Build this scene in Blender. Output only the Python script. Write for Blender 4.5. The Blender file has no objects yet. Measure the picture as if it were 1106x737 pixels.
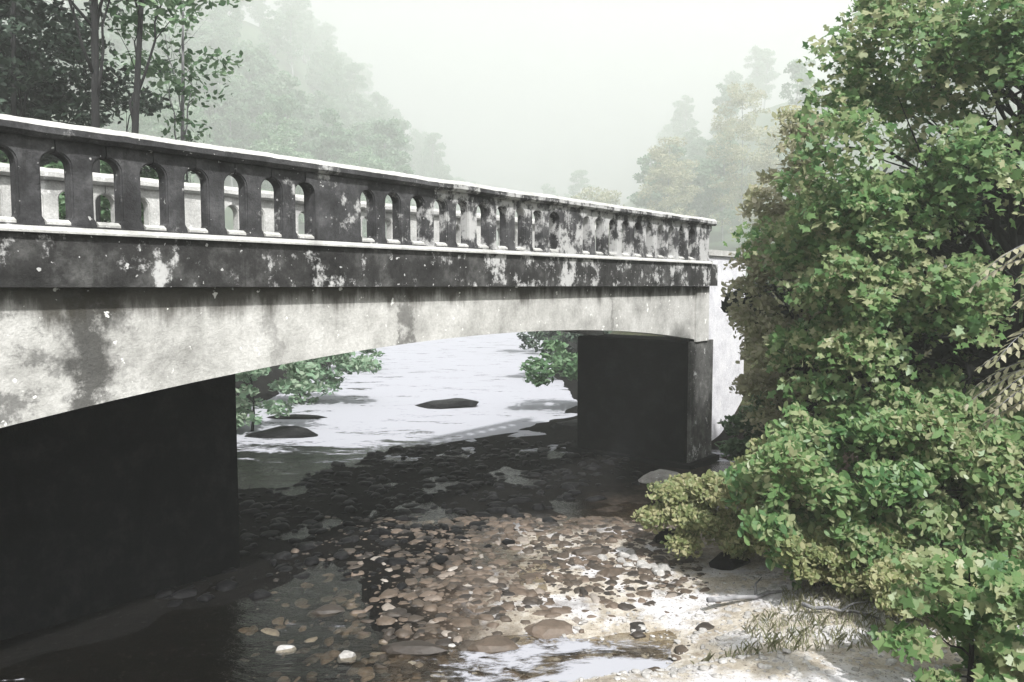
import bpy, bmesh, math, random
import numpy as np
from mathutils import Vector, Matrix, noise as mnoise

rng = np.random.default_rng(7)
random.seed(7)
R = math.radians
sc = bpy.context.scene
col = sc.collection

# ------------------------------------------------------------------ camera, sky, sun, exposure
EYE = 3.9
PITCH = math.atan(60.5 / 860)
cam_d = bpy.data.cameras.new('camera')
cam = bpy.data.objects.new('camera', cam_d)
col.objects.link(cam)
cam.location = (0, 0, EYE)
cam.rotation_euler = (R(90) - PITCH, 0, 0)
cam_d.sensor_width = 36
cam_d.lens = 36 * 860 / 1106
cam_d.clip_start = 0.1
cam_d.clip_end = 3000
sc.camera = cam

SUN_EL = R(51)
SUN_AZ = R(-70)          # direction towards the sun, in the XY plane
to_sun = Vector((math.cos(SUN_AZ) * math.cos(SUN_EL), math.sin(SUN_AZ) * math.cos(SUN_EL), math.sin(SUN_EL)))
world = bpy.data.worlds.new('World')
sc.world = world
world.use_nodes = True
nt = world.node_tree
nt.nodes.clear()
sky = nt.nodes.new('ShaderNodeTexSky')
sky.sky_type = 'NISHITA'
sky.sun_disc = False
sky.sun_elevation = SUN_EL
sky.sun_rotation = math.atan2(to_sun.x, to_sun.y)
sky.air_density = 1.0
sky.dust_density = 6.0
hs = nt.nodes.new('ShaderNodeHueSaturation')      # a white, overcast-bright summer sky
hs.inputs['Saturation'].default_value = 0.12
bg = nt.nodes.new('ShaderNodeBackground')
bg.inputs['Strength'].default_value = 0.05
wo = nt.nodes.new('ShaderNodeOutputWorld')
nt.links.new(sky.outputs[0], hs.inputs['Color'])
nt.links.new(hs.outputs[0], bg.inputs['Color'])
nt.links.new(bg.outputs[0], wo.inputs['Surface'])

sun_d = bpy.data.lights.new('sun', 'SUN')
sun_d.energy = 5.0
sun_d.angle = R(2.0)
sun_d.color = (1.0, 0.985, 0.955)
sun = bpy.data.objects.new('sun', sun_d)
col.objects.link(sun)
sun.rotation_euler = to_sun.to_track_quat('Z', 'Y').to_euler()

vs = sc.view_settings
vs.view_transform = 'Standard'
vs.look = 'None'
vs.gamma = 1
vs.exposure = 1.3
vs.use_curve_mapping = False
sc.cycles.max_bounces = 8
sc.cycles.transparent_max_bounces = 16
sc.cycles.volume_bounces = 3
sc.cycles.volume_step_rate = 4
sc.cycles.use_denoising = True

# ------------------------------------------------------------------ helpers
U = Vector((0.629, 0.777)).normalized()       # along the bridge
N = Vector((-U.y, U.x))                       # across it, away from the camera
P0 = Vector((-4.24, 6.6))


def tag(o, label=None, cat=None, group=None, kind=None):
    if label: o['label'] = label
    if cat: o['category'] = cat
    if group: o['group'] = group
    if kind: o['kind'] = kind
    return o


def empty(name, loc, rz=0.0):
    o = bpy.data.objects.new(name, None)
    col.objects.link(o)
    o.location = loc
    o.rotation_euler = (0, 0, rz)
    return o


def link(name, me, mat, parent=None, smooth=False):
    if mat: me.materials.append(mat)
    o = bpy.data.objects.new(name, me)
    col.objects.link(o)
    if parent: o.parent = parent
    if smooth:
        me.polygons.foreach_set('use_smooth', [True] * len(me.polygons))
    return o


def from_bm(name, bm, mat, parent=None, smooth=False):
    me = bpy.data.meshes.new(name)
    bmesh.ops.recalc_face_normals(bm, faces=bm.faces)
    bm.to_mesh(me)
    bm.free()
    return link(name, me, mat, parent, smooth)


def raw_mesh(name, verts, nper):
    """verts (n*nper,3): n separate polygons of nper corners"""
    n = len(verts) // nper
    me = bpy.data.meshes.new(name)
    me.vertices.add(len(verts))
    me.vertices.foreach_set('co', verts.astype(np.float32).ravel())
    me.loops.add(len(verts))
    me.loops.foreach_set('vertex_index', np.arange(len(verts), dtype=np.int32))
    me.polygons.add(n)
    me.polygons.foreach_set('loop_start', np.arange(0, len(verts), nper, dtype=np.int32))
    me.polygons.foreach_set('loop_total', np.full(n, nper, dtype=np.int32))
    me.update(calc_edges=True)
    me.validate()
    return me


def prism(bm, pts, axis_pts):
    """extrude a closed outline: pts -> list of (a,b); axis_pts = f(a,b,t) for t=0,1"""
    v0 = [bm.verts.new(axis_pts(a, b, 0)) for a, b in pts]
    v1 = [bm.verts.new(axis_pts(a, b, 1)) for a, b in pts]
    bm.faces.new(v0)
    bm.faces.new(v1[::-1])
    k = len(pts)
    for i in range(k):
        j = (i + 1) % k
        bm.faces.new((v0[i], v1[i], v1[j], v0[j]))


def box(bm, x0, x1, y0, y1, z0, z1):
    prism(bm, [(x0, z0), (x1, z0), (x1, z1), (x0, z1)], lambda a, b, t: (a, y0 if t == 0 else y1, b))


def fill_long(bm, prof, s_list):
    """sweep profile [(y,z)] along x at stations"""
    rings = [[bm.verts.new((s, y, z)) for y, z in (prof(s) if callable(prof) else prof)] for s in s_list]
    k = len(rings[0])
    for a, b in zip(rings, rings[1:]):
        for i in range(k):
            j = (i + 1) % k
            bm.faces.new((a[i], a[j], b[j], b[i]))
    bm.faces.new(rings[0][::-1])
    bm.faces.new(rings[-1])


def tube(bm, pts, rads, sides=7, jitter=0.0):
    rings = []
    pts = [Vector(p) for p in pts]
    for i, p in enumerate(pts):
        d = (pts[min(i + 1, len(pts) - 1)] - pts[max(i - 1, 0)]).normalized()
        a = d.orthogonal().normalized()
        b = d.cross(a)
        if rings:
            a = (prev_a - d * prev_a.dot(d)).normalized()
            b = d.cross(a)
        prev_a = a
        rings.append([bm.verts.new(p + (a * math.cos(q) + b * math.sin(q)) * rads[i] * (1 + random.uniform(-jitter, jitter)))
                      for q in [2 * math.pi * k / sides for k in range(sides)]])
    for ra, rb in zip(rings, rings[1:]):
        for i in range(sides):
            j = (i + 1) % sides
            bm.faces.new((ra[i], ra[j], rb[j], rb[i]))
    bm.faces.new(rings[-1])
    bm.faces.new(rings[0][::-1])


# ------------------------------------------------------------------ materials
class Mat:
    def __init__(s, name):
        s.m = bpy.data.materials.new(name)
        s.m.use_nodes = True
        s.t = s.m.node_tree
        s.n = s.t.nodes
        s.b = s.n['Principled BSDF']
        s.out = s.n['Material Output']
        s._pos = None

    def L(s, a, b): s.t.links.new(a, b)

    def pos(s):
        if s._pos is None: s._pos = s.n.new('ShaderNodeNewGeometry').outputs['Position']
        return s._pos

    def noise(s, scale, detail=5, rough=0.6, vec=None, dist=0.0):
        x = s.n.new('ShaderNodeTexNoise')
        x.inputs['Scale'].default_value = scale
        x.inputs['Detail'].default_value = detail
        x.inputs['Roughness'].default_value = rough
        x.inputs['Distortion'].default_value = dist
        s.L(vec if vec is not None else s.pos(), x.inputs['Vector'])
        return x.outputs['Fac']

    def mapv(s, scale=(1, 1, 1), rot=(0, 0, 0), vec=None, loc=(0, 0, 0)):
        x = s.n.new('ShaderNodeMapping')
        x.inputs['Scale'].default_value = scale
        x.inputs['Rotation'].default_value = rot
        x.inputs['Location'].default_value = loc
        s.L(vec if vec is not None else s.pos(), x.inputs['Vector'])
        return x.outputs['Vector']

    def ramp(s, fac, stops, interp='LINEAR'):
        x = s.n.new('ShaderNodeValToRGB')
        x.color_ramp.interpolation = interp
        e = x.color_ramp.elements
        while len(e) < len(stops): e.new(0.5)
        for el, (p, c) in zip(e, stops):
            el.position = p
            el.color = (c, c, c, 1) if isinstance(c, (int, float)) else (*c, 1)
        s.L(fac, x.inputs['Fac'])
        return x.outputs['Color']

    def mix(s, fac, a, b, mode='MIX'):
        x = s.n.new('ShaderNodeMix')
        x.data_type = 'RGBA'
        x.blend_type = mode
        for v, k in ((fac, 0), (a, 6), (b, 7)):
            if isinstance(v, (int, float)): x.inputs[k].default_value = v if k == 0 else (v, v, v, 1)
            elif isinstance(v, tuple): x.inputs[k].default_value = (*v, 1)
            else: s.L(v, x.inputs[k])
        return x.outputs[2]

    def math(s, op, a, b=0.0, c=None, clamp=False):
        x = s.n.new('ShaderNodeMath')
        x.operation = op
        x.use_clamp = clamp
        for v, k in ((a, 0), (b, 1), (c, 2)):
            if v is None: continue
            if isinstance(v, (int, float)): x.inputs[k].default_value = v
            else: s.L(v, x.inputs[k])
        return x.outputs[0]

    def mrange(s, v, a, b, c=0.0, d=1.0):
        x = s.n.new('ShaderNodeMapRange')
        x.interpolation_type = 'SMOOTHSTEP'
        for k, q in zip((1, 2, 3, 4), (a, b, c, d)): x.inputs[k].default_value = q
        s.L(v, x.inputs[0])
        return x.outputs[0]

    def bump(s, h, strength=0.5, dist=0.02, target=None):
        x = s.n.new('ShaderNodeBump')
        x.inputs['Strength'].default_value = strength
        x.inputs['Distance'].default_value = dist
        s.L(h, x.inputs['Height'])
        if target is None: target = s.b.inputs['Normal']
        s.L(x.outputs[0], target)
        return x.outputs[0]

    def along(s):
        """metres along the bridge"""
        x = s.n.new('ShaderNodeVectorMath')
        x.operation = 'DOT_PRODUCT'
        x.inputs[1].default_value = (U.x, U.y, 0)
        s.L(s.pos(), x.inputs[0])
        return s.math('SUBTRACT', x.outputs['Value'], P0.dot(U))

    def z(s):
        x = s.n.new('ShaderNodeSeparateXYZ')
        s.L(s.pos(), x.inputs[0])
        return x.outputs


def concrete(name, dark, mid, pale, patch=(0.60, 0.66), patch_col=0.62, grow=0.0, stain=0.5, rough=0.9):
    """weathered concrete: blotched base, black algae blooms, bleached/limed patches, fine grain"""
    m = Mat(name)
    base = m.ramp(m.noise(2.6, 8, 0.68), [(0.30, dark), (0.5, mid), (0.70, pale)])
    grain = m.ramp(m.noise(38, 4, 0.7), [(0.3, 0.72), (0.7, 1.12)])
    c = m.mix(1.0, base, grain, 'MULTIPLY')
    st = m.noise(1.0, 6, 0.7, m.mapv((5.5, 5.5, 0.55)))
    c = m.mix(m.math('MULTIPLY', m.mrange(st, 0.52, 0.72), stain), c, tuple(v * 0.35 for v in dark))
    pn = m.math('ADD', m.noise(2.1, 9, 0.72, m.mapv(loc=(3.1, 7.7, 0.4))), m.math('MULTIPLY', m.math('SUBTRACT', m.noise(1.0, 6, 0.7, m.mapv((9, 9, 1.6))), 0.5), 0.22))
    if grow:
        pn = m.math('ADD', pn, m.mrange(m.along(), 0.0, 9.0, 0.0, grow))
    c = m.mix(m.mrange(pn, *patch), c, patch_col)
    sp = m.noise(15, 2, 0.5)
    if patch[0] < 0.79: c = m.mix(m.mrange(sp, 0.70, 0.73), c, patch_col)
    m.L(c, m.b.inputs['Base Color'])
    m.b.inputs['Roughness'].default_value = rough
    m.b.inputs['Specular IOR Level'].default_value = 0.25 if mid[0] > 0.02 else 0.04
    h = m.math('ADD', m.noise(9, 8, 0.7), m.math('MULTIPLY', m.noise(60, 3, 0.6), 0.4))
    m.bump(h, 0.55, 0.03)
    return m.m


M = {}
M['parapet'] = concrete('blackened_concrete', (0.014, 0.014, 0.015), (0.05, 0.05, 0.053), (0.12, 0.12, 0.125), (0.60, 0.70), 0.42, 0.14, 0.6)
M['fascia'] = concrete('blackened_fascia', (0.009, 0.009, 0.009), (0.034, 0.0335, 0.0335), (0.115, 0.115, 0.113), (0.575, 0.66), 0.46, 0.06, 0.7)
M['whitish'] = concrete('skylit_concrete', (0.30, 0.30, 0.29), (0.46, 0.46, 0.445), (0.58, 0.58, 0.565), (0.6, 0.7), 0.6, 0, 0.25)  # pale tone puts skylight on cap tops, ledges and sills into colour
M['rail_pale'] = concrete('glare_pale_railing', (0.30, 0.30, 0.30), (0.48, 0.48, 0.47), (0.62, 0.62, 0.61), (0.6, 0.66), 0.66, 0, 0.15)  # far railing paled: glare behind the near openings put into its colour
M['pier_skin'] = concrete('shade_black_concrete', (0.003, 0.0035, 0.004), (0.006, 0.0065, 0.0075), (0.016, 0.0165, 0.018), (0.80, 0.84), 0.2, 0, 0.5)  # near-black: the deep shade under the bridge is painted into the concrete
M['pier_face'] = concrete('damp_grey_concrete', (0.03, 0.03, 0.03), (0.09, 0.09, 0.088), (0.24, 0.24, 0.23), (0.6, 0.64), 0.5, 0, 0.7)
M['wing'] = concrete('pale_wall', (0.50, 0.50, 0.54), (0.66, 0.66, 0.70), (0.76, 0.76, 0.79), (0.6, 0.7), 0.78, 0, 0.15)

# the girder: pale board-marked concrete with dark drip stains below the joints
g = Mat('girder_concrete')
base = g.ramp(g.noise(1.7, 9, 0.66), [(0.30, (0.29, 0.288, 0.275)), (0.5, (0.48, 0.476, 0.46)), (0.66, (0.60, 0.596, 0.58))])
cc = g.mix(1.0, base, g.ramp(g.noise(26, 5, 0.7), [(0.25, 0.74), (0.65, 1.06)]), 'MULTIPLY')
al = g.along()
wob = g.math('MULTIPLY', g.math('SUBTRACT', g.noise(1.4, 6, 0.7), 0.5), 1.3)
alw = g.math('ADD', al, wob)
zz = g.z()[2]
for s0, w, k in ((0.78, 0.36, 0.85), (4.72, 0.16, 0.6), (9.7, 0.10, 0.35), (2.75, 0.12, 0.3)):
    d = g.math('ABSOLUTE', g.math('SUBTRACT', alw, s0))
    f = g.math('MULTIPLY', g.mrange(d, w, w * 0.35), k)
    f = g.math('MULTIPLY', f, g.mrange(g.noise(5, 5, 0.7), 0.33, 0.50))
    cc = g.mix(f, cc, (0.028, 0.027, 0.025))
# overhang shade painted as a dark band under the kerb, ragged lower edge
rag = g.math('ADD', zz, g.math('MULTIPLY', g.math('SUBTRACT', g.noise(1.0, 7, 0.7, g.mapv((3.2, 3.2, 0.5))), 0.5), 0.75))
lo = g.math('ADD', rag, g.mrange(al, 0.0, 5.0, 0.10, 0.0))
cc = g.mix(g.math('MULTIPLY', g.mrange(lo, 3.58, 3.86), 0.9), cc, (0.04, 0.036, 0.028))
gz = g.noise(3.3, 6, 0.7, g.mapv(loc=(9, 1, 2)))
nearend = g.mrange(al, 2.2, -0.4)
cc = g.mix(g.math('MULTIPLY', g.mrange(gz, 0.50, 0.62), g.math('MULTIPLY', nearend, 0.75)), cc, (0.07, 0.07, 0.068))
cc = g.mix(g.mrange(g.noise(9, 3, 0.5), 0.68, 0.72), cc, (0.8, 0.8, 0.78))
g.L(cc, g.b.inputs['Base Color'])
g.b.inputs['Roughness'].default_value = 0.92
g.b.inputs['Specular IOR Level'].default_value = 0.2
g.bump(g.math('ADD', g.noise(7, 8, 0.7), g.math('MULTIPLY', g.noise(50, 3, 0.6), 0.35)), 0.5, 0.03)
M['girder'] = g.m


def leaf_mat(name, c1, c2, c3, scale=0.8, trans=0.35, rough=0.5):
    m = Mat(name)
    ge = m.n.new('ShaderNodeNewGeometry')
    m._pos = ge.outputs['Position']
    big = m.noise(scale, 3, 0.6)
    f = m.math('ADD', m.math('MULTIPLY', big, 0.7), m.math('MULTIPLY', ge.outputs['Random Per Island'], 0.45))
    c = m.ramp(f, [(0.30, c1), (0.55, c2), (0.82, c3)])
    m.L(c, m.b.inputs['Base Color'])
    m.b.inputs['Roughness'].default_value = rough
    m.b.inputs['Specular IOR Level'].default_value = 0.35
    tr = m.n.new('ShaderNodeBsdfTranslucent')
    m.L(c, tr.inputs['Color'])
    mx = m.n.new('ShaderNodeMixShader')
    mx.inputs[0].default_value = trans
    m.L(m.b.outputs[0], mx.inputs[1])
    m.L(tr.outputs[0], mx.inputs[2])
    m.L(mx.outputs[0], m.out.inputs['Surface'])
    return m.m


M['leaf_bright'] = leaf_mat('maple_leaf', (0.07, 0.165, 0.06), (0.165, 0.275, 0.105), (0.38, 0.39, 0.23), 0.9, 0.5, 0.38)
M['leaf_olive'] = leaf_mat('olive_leaf', (0.12, 0.17, 0.065), (0.24, 0.27, 0.12), (0.40, 0.38, 0.22), 1.2, 0.45)
M['leaf_pale'] = leaf_mat('pale_leaf', (0.22, 0.25, 0.13), (0.36, 0.36, 0.23), (0.48, 0.45, 0.34), 1.5, 0.45)
M['leaf_mid'] = leaf_mat('bank_leaf', (0.05, 0.11, 0.05), (0.11, 0.20, 0.10), (0.20, 0.30, 0.17), 0.8)
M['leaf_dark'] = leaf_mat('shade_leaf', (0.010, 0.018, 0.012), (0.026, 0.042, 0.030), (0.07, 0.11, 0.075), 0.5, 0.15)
M['leaf_gap_shade'] = leaf_mat('gap_shade_leaf', (0.006, 0.010, 0.007), (0.012, 0.020, 0.013), (0.03, 0.045, 0.03), 0.5, 0.1)  # near-black: the crown's inner shade is put into the leaf colour
M['leaf_mint'] = leaf_mat('hazy_mint_leaf', (0.14, 0.24, 0.15), (0.22, 0.33, 0.22), (0.33, 0.40, 0.30), 0.3, 0.4)  # pale green of bank bushes; on distant trees it paints in haze
M['leaf_far'] = leaf_mat('hill_leaf', (0.09, 0.17, 0.10), (0.15, 0.25, 0.16), (0.21, 0.29, 0.19), 0.12, 0.5)  # paled to add haze to the hillside trees through colour

b = Mat('bark')
b.L(b.ramp(b.noise(1, 6, 0.7, b.mapv((14, 14, 2.5))), [(0.35, (0.005, 0.005, 0.006)), (0.6, (0.014, 0.014, 0.015)), (0.78, (0.045, 0.045, 0.046))]), b.b.inputs['Base Color'])
b.b.inputs['Roughness'].default_value = 0.95
b.bump(b.noise(1, 6, 0.7, b.mapv((22, 22, 4))), 0.8, 0.04)
M['bark'] = b.m
b = Mat('pale_bark')
b.L(b.ramp(b.noise(1, 6, 0.7, b.mapv((9, 9, 3))), [(0.35, (0.10, 0.10, 0.11)), (0.6, (0.26, 0.26, 0.27)), (0.75, (0.4, 0.4, 0.4))]), b.b.inputs['Base Color'])
b.b.inputs['Roughness'].default_value = 0.95
M['bark_pale'] = b.m

r_ = Mat('river_stone')
oi = r_.n.new('ShaderNodeObjectInfo')
gi = r_.n.new('ShaderNodeNewGeometry')
fr = r_.math('FRACT', r_.math('ADD', oi.outputs['Random'], gi.outputs['Random Per Island']))
c = r_.ramp(fr, [(0.0, (0.022, 0.018, 0.016)), (0.35, (0.062, 0.048, 0.037)), (0.68, (0.105, 0.078, 0.058)), (0.94, (0.15, 0.115, 0.09)), (1.0, (0.34, 0.31, 0.28))])
c = r_.mix(1.0, c, r_.ramp(r_.noise(11, 6, 0.7), [(0.3, 0.6), (0.7, 1.15)]), 'MULTIPLY')
r_.L(c, r_.b.inputs['Base Color'])
r_.b.inputs['Roughness'].default_value = 0.6
r_.bump(r_.noise(25, 5, 0.7), 0.4, 0.02)
M['stone'] = r_.m
M['stone_pale'] = concrete('sun_bleached_stone', (0.24, 0.23, 0.22), (0.38, 0.37, 0.36), (0.52, 0.51, 0.50), (0.62, 0.7), 0.56, 0, 0.2, 0.8)
M['stone_dark'] = concrete('wet_shaded_stone', (0.004, 0.004, 0.0045), (0.009, 0.009, 0.010), (0.03, 0.03, 0.031), (0.80, 0.82), 0.2, 0, 0.3, 0.45)  # dark wet boulders; on the shingle it paints in the bridge's shade

# ground: soil, moss, leaf litter high up; pale sand and grit along the water
s = Mat('ground_soil')
xyz = s.z()
soil = s.ramp(s.noise(1.6, 9, 0.7), [(0.3, (0.022, 0.019, 0.014)), (0.5, (0.055, 0.055, 0.03)), (0.7, (0.085, 0.11, 0.045))])
sand = s.ramp(s.noise(5, 9, 0.72), [(0.30, (0.26, 0.215, 0.17)), (0.5, (0.50, 0.45, 0.38)), (0.66, (0.66, 0.62, 0.57))])
sand = s.mix(s.mrange(s.noise(1.1, 5, 0.65, s.mapv(loc=(4, 2, 0))), 0.48, 0.60), sand, (0.68, 0.67, 0.69))
sand = s.mix(s.mrange(s.noise(34, 3, 0.6), 0.60, 0.68), sand, (0.12, 0.10, 0.08))
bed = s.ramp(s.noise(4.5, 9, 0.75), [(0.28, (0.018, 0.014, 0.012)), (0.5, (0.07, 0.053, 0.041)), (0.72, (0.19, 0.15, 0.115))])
mud_and_shade = s.ramp(s.noise(3.5, 9, 0.75), [(0.3, (0.002, 0.002, 0.002)), (0.75, (0.009, 0.008, 0.007))])
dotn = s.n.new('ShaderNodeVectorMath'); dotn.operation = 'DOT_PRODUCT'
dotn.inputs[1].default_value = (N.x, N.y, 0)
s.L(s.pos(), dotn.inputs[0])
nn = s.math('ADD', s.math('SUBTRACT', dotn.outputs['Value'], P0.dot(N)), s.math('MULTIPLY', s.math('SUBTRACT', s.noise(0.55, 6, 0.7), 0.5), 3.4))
shade_bed = s.mix(s.mrange(s.noise(9, 6, 0.7), 0.55, 0.72), mud_and_shade, (0.025, 0.024, 0.023))
bed_d = s.mix(s.mrange(s.math('ADD', xyz[2], s.math('MULTIPLY', s.math('SUBTRACT', s.noise(1.1, 6, 0.7), 0.5), 0.3)), -0.16, -0.34), bed, mud_and_shade)
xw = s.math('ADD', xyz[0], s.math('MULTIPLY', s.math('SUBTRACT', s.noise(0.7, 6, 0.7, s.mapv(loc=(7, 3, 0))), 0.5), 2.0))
shade_mask = s.math('MAXIMUM', s.mrange(nn, -1.8, 0.9), s.mrange(xw, -0.5, -1.7))  # bridge shade painted into the bed colour, with a ragged edge
bed = s.mix(shade_mask, bed_d, shade_bed)
hz = s.math('ADD', xyz[2], s.math('MULTIPLY', s.math('SUBTRACT', s.noise(1.3, 6, 0.7), 0.5), 0.5))
c = s.mix(s.mrange(hz, -0.12, 0.03), bed, sand)
bar = s.math('MULTIPLY', s.mrange(xyz[1], 13.5, 11.5), s.mrange(xw, -0.8, 0.5))      # the gravel bar lies on the near right shore only
c2 = s.mix(bar, bed, c)
floor_ = s.ramp(s.noise(0.12, 8, 0.7), [(0.3, (0.025, 0.045, 0.026)), (0.7, (0.07, 0.10, 0.055))])
soil = s.mix(s.mrange(xyz[1], 40, 75), soil, floor_)
c = s.mix(s.mrange(hz, 0.50, 0.85), c2, soil)
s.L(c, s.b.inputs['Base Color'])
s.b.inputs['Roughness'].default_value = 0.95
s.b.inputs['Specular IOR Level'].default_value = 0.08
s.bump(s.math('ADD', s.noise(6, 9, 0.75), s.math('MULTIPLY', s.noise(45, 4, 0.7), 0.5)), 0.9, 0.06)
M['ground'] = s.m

# river: mirror by Fresnel over a clear brown tint, foam on the rapids, upstream also painting in sky reflection
w = Mat('river_water')
w.n.remove(w.b)
xyz = w.z()
rip = w.math('ADD', w.noise(1.0, 5, 0.6, w.mapv((1.6, 3.6, 1)), 0.6), w.math('MULTIPLY', w.noise(1.0, 4, 0.6, w.mapv((6, 13, 1))), 0.35))
bn = w.n.new('ShaderNodeBump')
bn.inputs['Strength'].default_value = 0.5
bn.inputs['Distance'].default_value = 0.07
w.L(rip, bn.inputs['Height'])
fre = w.n.new('ShaderNodeFresnel')
fre.inputs['IOR'].default_value = 1.33
w.L(bn.outputs[0], fre.inputs['Normal'])
gl = w.n.new('ShaderNodeBsdfGlossy')
gl.inputs['Roughness'].default_value = 0.06
w.L(bn.outputs[0], gl.inputs['Normal'])
tr = w.n.new('ShaderNodeBsdfTransparent')
tr.inputs['Color'].default_value = (0.74, 0.70, 0.62, 1)
mx = w.n.new('ShaderNodeMixShader')
w.L(fre.outputs[0], mx.inputs[0])
w.L(tr.outputs[0], mx.inputs[1])
w.L(gl.outputs[0], mx.inputs[2])
fo = w.n.new('ShaderNodeBsdfDiffuse')
fo.inputs['Color'].default_value = (0.33, 0.335, 0.37, 1)
fn = w.math('ADD', w.noise(1.0, 8, 0.68, w.mapv((0.55, 1.5, 1)), 0.8), w.math('MULTIPLY', w.noise(1.0, 7, 0.75, w.mapv((4, 9, 1)), 0.6), 0.55))
up = w.mrange(xyz[1], 15.5, 21.5)
upm = w.math('MULTIPLY', up, 0.36)  # upstream paleness paints the sky's reflection in as foam
rx = w.mrange(xyz[0], -1.6, 1.2)
rf = w.math('MULTIPLY', w.mrange(xyz[1], 10.6, 8.6), rx)
lo2 = w.math('MULTIPLY', w.math('MULTIPLY', w.mrange(xyz[1], 8.7, 7.7), w.mrange(xyz[0], -3.2, -1.0)), 0.10)
fmask = w.math('ADD', w.math('ADD', fn, upm), w.math('MULTIPLY', rf, 0.21))
fmask = w.math('ADD', fmask, lo2)
ff = w.mrange(fmask, 0.93, 1.06)
mx2 = w.n.new('ShaderNodeMixShader')
w.L(ff, mx2.inputs[0])
w.L(mx.outputs[0], mx2.inputs[1])
w.L(fo.outputs[0], mx2.inputs[2])
w.L(mx2.outputs[0], w.out.inputs['Surface'])
M['water'] = w.m

# ------------------------------------------------------------------ terrain and river
def ss(a, b, x):
    t = np.clip((x - a) / (b - a), 0, 1)
    return t * t * (3 - 2 * t)


def vnoise(x, y, k, seed):
    """cheap smooth noise on arrays"""
    r = np.random.default_rng(seed)
    o = np.zeros_like(x)
    a = 1.0
    for _ in range(4):
        for _ in range(3):
            th = r.uniform(0, 6.28); ph = r.uniform(0, 6.28)
            o += a * np.sin(k * (x * math.cos(th) + y * math.sin(th)) + ph + 0.8 * np.sin(k * 0.7 * (x * math.sin(th) - y * math.cos(th)) + ph))
        a *= 0.5
        k *= 2.05
    return o / 5.0


def edges(y):
    rgt = np.interp(y, [-40, 0, 6.5, 7.8, 9, 11, 13, 14.5, 16.5, 19, 22, 30, 60, 200], [-7, -6, -3.6, 1.4, 2.0, 2.4, 3.4, 4.6, 6.4, 4.6, 2.6, 2.0, 2.4, 6])
    lft = np.interp(y, [-40, 0, 10, 16, 20, 26, 40, 60, 200], [-13, -10, -9, -8.6, -8.4, -8.4, -9.0, -10.5, -16])
    return lft, rgt


def height(x, y):
    x = np.asarray(x, float); y = np.asarray(y, float)
    l, r = edges(y)
    wob = 0.35 * vnoise(x, y, 0.9, 3)
    dr = x - r + wob
    dl = l - x + wob
    d = np.maximum(dr, dl)                       # distance outside the water's edge
    bank = 0.16 * np.clip(d, -1, 1.6) + 3.7 * ss(0.9, 7.5, d) + 0.012 * np.clip(d - 8, 0, None)
    near = ss(13.5, 9.5, y) * (dr > dl)
    bank_r = 0.15 * np.clip(d, -1, 3.2) + 3.6 * ss(2.2, 9.0, d)
    bank = bank * (1 - near) + bank_r * near
    deep = -0.25 - 0.35 * ss(-0.5, -4, d) + 0.14 * vnoise(x, y, 1.7, 11)
    z = np.where(d > 0, bank + 0.05 * vnoise(x, y, 2.3, 5), np.maximum(deep, deep * ss(0, -1.2, d)))
    z = np.where(d < 0, np.where((y < 13) & (x > -4), z * (0.35 + 0.65 * ss(-1.5, -4.5, x + 0.25 * (12 - y))), z), z)
    mid_bar = ss(-2.8, -1.5, x + 0.3 * (y - 9)) * ss(13.5, 11.5, y) * ss(7.0, 8.0, y)
    dry = 0.015 + 0.05 * vnoise(x, y, 2.6, 41) + 0.022 * vnoise(x, y, 8.5, 43) - 0.07 * ss(8.9, 8.0, y)
    z = np.where(d < 0, z * (1 - mid_bar) + dry * mid_bar, z)
    # raised shingle bar under the bridge, coloured black to paint in its shade
    nn = (x + 4.24) * -0.7772 + (y - 6.6) * 0.6292 + 0.9 * vnoise(x, y, 0.8, 21)
    lefty = ss(-0.6, -2.4, x)
    bar = (ss(-2.6, 0.2, nn) * (1 - lefty) + ss(0.5, 1.9, nn) * lefty) * ss(7.9, 6.0, nn) * ss(-11, -9, x)
    shingle = 0.02 + 0.075 * vnoise(x, y, 2.2, 31) + 0.03 * vnoise(x, y * 2, 5.5, 33)
    z = np.where(d < 0, z * (1 - bar) + shingle * bar, z)
    cap = 0.30 + 2.0 * ss(7.5, 0, y) + 4.0 * ss(4.5, 10, x) + 8 * ss(9, 14, y) + 8 * ss(-4, -9, x)
    z = np.minimum(z, cap)
    # far hillsides closing the valley
    far = ss(120, 420, y)
    z = z + far * 26 + ss(14, 125, -x - 4) * 98 * ss(90, 400, y) + ss(24, 130, x) * 58 * ss(90, 380, y)
    return z


def terrain():
    xs = np.unique(np.concatenate([np.arange(-22, 22, 0.28), np.linspace(-320, -22, 40), np.linspace(22, 320, 40)]))
    ys = np.unique(np.concatenate([np.arange(-6, 34, 0.28), np.linspace(-120, -6, 20), np.linspace(34, 560, 110)]))
    X, Y = np.meshgrid(xs, ys)
    Z = height(X, Y)
    v = np.stack([X, Y, Z], -1).reshape(-1, 3)
    nx, ny = len(xs), len(ys)
    i = np.arange(nx * ny).reshape(ny, nx)
    q = np.stack([i[:-1, :-1], i[:-1, 1:], i[1:, 1:], i[1:, :-1]], -1).reshape(-1, 4)
    me = bpy.data.meshes.new('ground')
    me.vertices.add(len(v)); me.vertices.foreach_set('co', v.astype(np.float32).ravel())
    me.loops.add(q.size); me.loops.foreach_set('vertex_index', q.astype(np.int32).ravel())
    me.polygons.add(len(q))
    me.polygons.foreach_set('loop_start', np.arange(0, q.size, 4, dtype=np.int32))
    me.polygons.foreach_set('loop_total', np.full(len(q), 4, dtype=np.int32))
    me.update(calc_edges=True)
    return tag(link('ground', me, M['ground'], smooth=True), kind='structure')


terrain()
bm = bmesh.new()
for vv in ((-30, -60, 0), (30, -60, 0), (30, 130, 0), (-30, 130, 0)): bm.verts.new(vv)
bm.faces.new(bm.verts)
tag(from_bm('river', bm, M['water']), kind='structure')

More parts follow.
